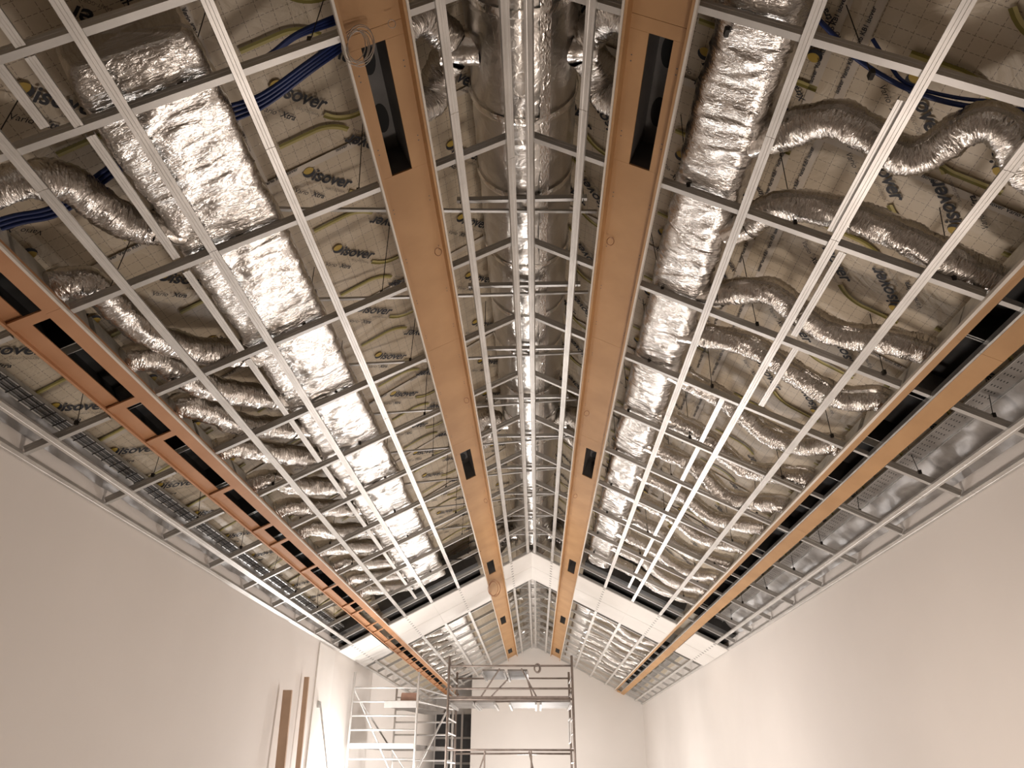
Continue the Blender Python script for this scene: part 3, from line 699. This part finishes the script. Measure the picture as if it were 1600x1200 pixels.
# ================================================================== WHITE BAND AND BLACK SHEETS
for s in (-1, 1):
    f = S(s)
    th = thing('plasterboard_band', f'white plasterboard band across the {SIDE[s]} slope', 'plasterboard', tuple(pl(s*2.0, BAND0)), 'plasterboard band')
    cols = [(0.004, 0.612), (1.001, 2.10), (2.102, 2.983), (3.337, 3.975)]
    for xa, xb in cols:
        for ya, yb in ((BAND0, 17.24), (17.262, BAND1)):
            part(MB().box(xa, xb, ya, yb, -0.0145, -0.001, f), 'board', 'plasterboard', th)
    mb = MB()
    for x in (0.44, 1.54, 2.645, 3.73):
        y = BAND0+0.08
        while y < BAND1: mb.box(x-0.022, x+0.022, y-0.022, y+0.022, -0.0157, -0.0145, f); y += 0.24
    o = part(mb, 'screw_heads', 'screw_grey', th); o['kind'] = 'stuff'
    for xa, xb in cols: part(MB().box(xa, xb, BAND0-0.03, BAND0-0.002, -0.006, 0.045, f), 'edge_strip', 'steel_rafter', th)
    b2 = MB().box(1.05, 2.95, 15.12, 15.18, 0.10, 0.47, f).box(1.05, 2.95, 15.18, 18.6, 0.12, 0.13, f)  # plain black sheets, one upright before the band, one lying above it
    tag(rooted(b2, 'black_panel', 'black_sheet', tuple(pl(s*2.0, 15.55, 0.1))), f'black sheet above the white band on the {SIDE[s]} slope', 'sheet', 'black sheets above the band')
    b3 = MB().box(3.36, 3.80, 15.12, 15.18, 0.10, 0.36, f).box(3.36, 3.90, 15.18, 18.6, 0.12, 0.13, f)
    tag(rooted(b3, 'black_panel', 'black_sheet', tuple(pl(s*3.6, 15.55, 0.1))), f'small black sheet above the white band beside the {SIDE[s]} wall', 'sheet', 'black sheets above the band')

# ================================================================== CABLES
def smooth(pts, n=10):
    pts = [Vector(p) for p in pts]; out = []
    for i in range(len(pts)-1):
        p0, p1, p2, p3 = pts[max(i-1, 0)], pts[i], pts[i+1], pts[min(i+2, len(pts)-1)]
        for j in range(n):
            t_ = j/n; out.append(0.5*((2*p1)+(p2-p0)*t_+(2*p0-5*p1+4*p2-p3)*t_*t_+(3*p1-p0-3*p2+p3)*t_**3))
    return out+[pts[-1]]
def cable(pts, r, mat, name, label, cat, group=None):
    P = smooth(pts); o = rooted(MB().tube(P, r, 10), name, mat, tuple(P[0]), True); return tag(o, label, cat, group)
for k in range(4):
    d = 0.024*k
    cable([pl(-0.98, 3.06+d*0.6, .42), pl(-1.12, 3.10+d, .40), pl(-1.30, 3.15+d, .37), pl(-1.62, 3.26+d*1.2, .37), pl(-1.88, 3.27+d*1.6, .40), pl(-2.20, 3.30+d*1.6, .47)], 0.013, 'blue_conduit', 'blue_conduit',
          f'blue conduit of the lower bundle beside the left inner trough, {ORD[k]} from the camera', 'conduit', 'blue conduits on the left')
for k in range(3):
    d = 0.022*k
    cable([pl(-0.98, 2.98+d, .46), pl(-1.14, 2.98+d, .46), pl(-1.34, 2.98+d*0.5, .42), pl(-1.52, 3.04+d*0.4, .40), pl(-1.75, 3.10, .46), pl(-2.0, 3.2, .52)], 0.012, 'blue_conduit', 'blue_conduit',
          f'blue conduit of the upper bundle beside the left inner trough, {ORD[k]} from the camera', 'conduit', 'blue conduits on the left')
for k in range(3):
    d = 0.035*k
    cable([pl(-3.30, 3.40+d, .30), pl(-3.1, 3.46+d, .36), pl(-2.9, 3.53+d, .40), pl(-2.6, 3.45+d, .46), pl(-2.30, 3.38+d, .50)], 0.014, 'blue_conduit', 'blue_conduit',
          f'blue conduit behind the first left flexible duct, {ORD[k]} from the camera', 'conduit', 'blue conduits on the left')
cable([pl(1.70, 2.83, .44), pl(1.80, 2.88, .40), pl(1.97, 2.98, .38), pl(2.24, 3.06, .38), pl(2.5, 3.06, .38), pl(2.80, 2.99, .40), pl(3.1, 2.95, .40)], 0.015, 'blue_conduit', 'blue_conduit', 'blue conduit sagging across the first right flexible duct', 'conduit')
cable([pl(2.02, 2.90, .50), pl(2.12, 2.98, .44), pl(2.24, 3.05, .41), pl(2.5, 3.04, .41), pl(2.80, 2.96, .43)], 0.011, 'blue_conduit', 'blue_conduit', 'thin blue conduit joining the right blue conduit from above', 'conduit')
cable([pl(-0.99, 14.4, .10), pl(-1.15, 14.3, .05), pl(-1.35, 14.1, .05), pl(-1.58, 14.0, .14)], 0.016, 'rod_black', 'black_cable', 'black cable leaving the left inner trough before the white band', 'cable')
# wire loops
def loops(c, r, n, mat, label, axis=(0.46, -0.5, 0.3), wr=0.0035, spread=0.012):
    c = Vector(c); ax = Vector(axis).normalized(); x = ax.cross(Vector((0, 0, 1))).normalized(); z = x.cross(ax); mb = MB()
    for q in range(n):
        rr = r*(1+0.30*noise.noise((q*1.3+.4, 2.3, 1.7))); off = Vector((noise.noise((q*.7+.3, 1.4, 2.2)), noise.noise((q*.7+.3, 5.4, 2.6)), noise.noise((q*.7+.3, 9.2, 4.4))))*spread*4
        pts = [c+off+(x*math.cos(a)*rr*(0.75 if n > 2 else 1)+z*math.sin(a)*rr)+ax*0.01*q for a in [2*math.pi*i/24 for i in range(24)]]
        mb.tube(pts+[pts[0]], wr, 6, False)
    return tag(rooted(mb, 'wire_loop', mat, tuple(c), True), label, 'wire')
loops(Vector(S(-1)(0.92, 2.92, 0.0)), 0.10, 6, 'white_wire', 'coil of thin pale wire hanging by the near end of the left trough slot', (0.3, -0.6, -0.5), 0.0028)
loops(Vector(S(-1)(0.72, 2.86, 0.03)), 0.022, 1, 'white_wire', 'single small ring of pale wire beside the coil on the left trough', (0.3, -0.6, -0.5), 0.0022)
loops(Vector(S(-1)(0.90, 17.1, -0.10)), 0.17, 3, 'copper_wire', 'reddish cable loop hanging from the left trough below the white band', (0.2, -0.9, -0.2), 0.007)
for i, (s, y) in enumerate([(-1, 5.05), (1, 4.95), (-1, 7.9), (1, 8.3), (-1, 11.6), (1, 11.4)]):
    loops(Vector(S(s)(0.70, y, 0.05)), 0.032, 1, 'copper_wire', f'small cable tail curling out of the {SIDE[s]} inner trough, {ORD[i//2]} from the camera', (0.3*s, -0.6, -0.5), 0.003)

# ================================================================== SCAFFOLD TOWERS
def ztow(py, Y): return EYE + (1197-py)*Y/1163.0*0.875
# left tower, pale aluminium, end frame to the camera
th = thing('scaffold_tower', 'pale aluminium scaffold tower standing by the left wall', 'scaffold', (-3.2, 17.3, 0))
XL, XRr, YA, YB = -3.90, -2.49, 17.3, 19.75; TOP = 1.92+EYE; DX = 0.52
for x in (XL, XRr):
    for y, dx in ((YA, 0), (YB, DX)): part(MB().tube([(x+dx, y, 0), (x+dx, y, TOP-(0.0 if y == YA else 0.12))], 0.026, 10), 'post', 'aluminium', th, True)
for y, dx in ((YA, 0), (YB, DX)):
    z = 1.60+EYE
    while z > 0.2: part(MB().tube([(XL+dx, y, z), (XRr+dx, y, z)], 0.021, 8), 'rung', 'aluminium', th, True); z -= 0.277
part(MB().tube([(XL, YA+0.03, 1.55+EYE), (-2.9, YB, -0.2+EYE)], 0.019, 8), 'brace', 'aluminium', th)
part(MB().tube([(XL+0.02, YA, 1.58+EYE), (-2.85, YA+0.05, -0.25+EYE)], 0.017, 8), 'brace', 'aluminium', th)
part(MB().tube([(XRr, YA, -0.1+EYE), (XRr+DX, YB, 1.58+EYE)], 0.024, 8), 'brace', 'aluminium', th)
part(MB().tube([(XRr, YA, 1.6+EYE), (XRr+DX, YB, 1.6+EYE)], 0.020, 8), 'side_rail', 'aluminium', th); part(MB().tube([(XRr, YA, 1.33+EYE), (XRr+DX, YB, 1.33+EYE)], 0.020, 8), 'side_rail', 'aluminium', th)
part(MB().box(-3.18, -2.52, YA, YB, 1.22+EYE, 1.30+EYE, lambda x, y, z: (x+DX*(y-YA)/(YB-YA), y, z)), 'platform', 'deck_ply', th); part(MB().box(-3.20, -2.51, YA-0.03, YA, 1.20+EYE, 1.33+EYE), 'platform_edge', 'aluminium', th)
part(MB().box(-3.86, -2.52, YA, YB, 0.42+EYE, 0.49+EYE, lambda x, y, z: (x+DX*(y-YA)/(YB-YA), y, z)), 'platform', 'deck_ply', th); part(MB().box(-3.86, -2.51, YA-0.03, YA, 0.41+EYE, 0.51+EYE), 'platform_edge', 'aluminium', th)
mb = MB(); n = 24
for x, r in ((-2.95, 0.13), (-2.58, 0.13)):
    for q in range(n): mb.v.append((x, 18.0+r*math.cos(2*math.pi*q/n), 1.43+EYE+r*math.sin(2*math.pi*q/n)))
mb.f = [(q, (q+1) % n, n+(q+1) % n, n+q) for q in range(n)]+[tuple(range(n)), tuple(range(2*n-1, n-1, -1))]
r_ = thing('paper_roll', 'reddish-brown roll lying on the upper deck of the left scaffold tower', 'roll', (-2.77, 18.0, 1.30+EYE)); part(mb, 'roll', 'paper_roll', r_)
part(MB().tube([(-2.97, 18.0, 1.43+EYE), (-2.56, 18.0, 1.43+EYE)], 0.045, 12), 'core', 'dark_box', r_)
# right tower, darker steel, long side to the camera
th = thing('scaffold_tower', 'dark steel scaffold tower in the middle of the hall', 'scaffold', (-0.5, 17.2, 0))
XL, XR2, YA, YB = -1.82, 0.85, 17.2, 19.0
for x in (XL, XR2):
    part(MB().tube([(x, YA, 0), (x, YA, 2.24+EYE)], 0.026, 10), 'post', 'tower_steel', th, True)
    part(MB().tube([(x, YB, 0), (x, YB, 2.10+EYE)], 0.026, 10), 'post', 'tower_steel', th, True)
    for z in [0.08+0.28*i for i in range(8)]: part(MB().tube([(x, YA, z+EYE-0.2), (x, YB, z+EYE-0.2)], 0.019, 8), 'rung', 'aluminium' if x < 0 else 'tower_steel', th)
for y, zz in ((YA, (2.03, 1.57, 1.36, 0.385)), (YB, (1.96, 1.45, 0.35))):
    for z in zz: part(MB().tube([(XL, y, z+EYE), (XR2, y, z+EYE)], 0.021, 8), 'rail', 'tower_steel', th, True)
for x0, x1, z0, z1 in ((-1.15, -0.72, 1.36, 1.98), (-0.95, -0.55, 1.36, 1.75), (-0.25, 0.10, 1.98, 1.36), (-0.12, 0.0, 1.75, 1.36), (-1.0, -1.2, 0.36, -0.2), (-0.1, 0.05, 0.36, -0.2)):
    part(MB().tube([(x0, YA+0.02, z0+EYE), (x1, YA+0.02, z1+EYE)], 0.016, 8), 'brace', 'tower_steel', th)
for x in (-1.02, -0.05): part(MB().tube([(x, YA, 0), (x, YA, 0.38+EYE)], 0.018, 8), 'upright', 'tower_steel', th)
for xa, xb, z, mm in ((-1.78, -1.28, 1.30, 'deck_ply'), (-1.22, -0.82, 1.30, 'deck_ply'), (-0.50, 0.06, 1.30, 'deck_ply'), (0.16, 0.80, 1.30, 'deck_ply'), (-1.10, -0.62, 1.93, 'deck_ply'), (-0.55, -0.12, 1.93, 'deck_ply')):
    part(MB().box(xa, xb, YA+0.04, YB-0.02, z+EYE, z+0.035+EYE), 'deck_board', mm, th)
    for x in (xa-0.02, xb-0.02): part(MB().box(x, x+0.04, YA+0.02, YB, z-0.05+EYE, z+EYE), 'deck_beam', 'deck_frame', th)
part(MB().box(XL, XR2-0.1, YA-0.01, YA+0.03, 1.335+EYE, 1.42+EYE), 'toe_board', 'tower_steel', th)
gp = [(0.80, YA+0.5, 1.02+EYE), (0.80, YB-0.3, 1.02+EYE), (0.80, YB-0.3, 0.55+EYE), (0.80, YA+0.5, 0.55+EYE)]
part(MB().tube(gp+[gp[0]], 0.014, 6, False), 'side_gate', 'aluminium', th)
o = loops((0.10, 17.15, 1.97+EYE), 0.085, 3, 'tower_steel', 'dark cable coil hanging on the top rail of the dark scaffold tower', (0, -1, 0.1), 0.012, 0.006)

# ================================================================== LEANING BOARDS
def lean(x0, x1, y, ztop, dx, label):
    mb = MB()
    P = [(x0+dx, y-0.03, 0), (x1+dx, y-0.03, 0), (x1+dx, y+0.02, 0), (x0+dx, y+0.02, 0), (x0, y, ztop), (x1, y, ztop), (x1, y+0.05, ztop), (x0, y+0.05, ztop)]
    mb.add(P, [(3,2,1,0), (4,5,6,7), (0,1,5,4), (1,2,6,5), (2,3,7,6), (3,0,4,7)])
    return tag(rooted(mb, 'wooden_plank', 'plank_brown', (x0+dx, y, 0)), label, 'plank', 'planks leaning on the left wall')
lean(-3.93, -3.79, 12.55, 1.13+EYE, 0.10, 'wider brown plank leaning on the left wall, nearer the camera')
lean(-3.94, -3.86, 13.65, 1.44+EYE, 0.08, 'narrower and taller brown plank leaning on the left wall next to the white panel')
tag(rooted(MB().box(-3.998, -3.975, 14.55, 15.73, 0, ZE-0.03), 'wall_panel', 'plasterboard', (-3.98, 15.1, 0)), 'tall white plasterboard panel standing against the left wall', 'panel')
th = thing('support_prop', 'slim grey prop leaning against the tall white panel', 'prop', (-3.55, 15.9, 0))
part(MB().tube([(-3.93, 14.85, 1.08+EYE), (-3.50, 15.7, 0)], 0.017, 8), 'tube', 'galvanised', th); part(MB().box(-3.972, -3.93, 14.79, 14.91, 1.03+EYE, 1.14+EYE), 'head_plate', 'galvanised', th)
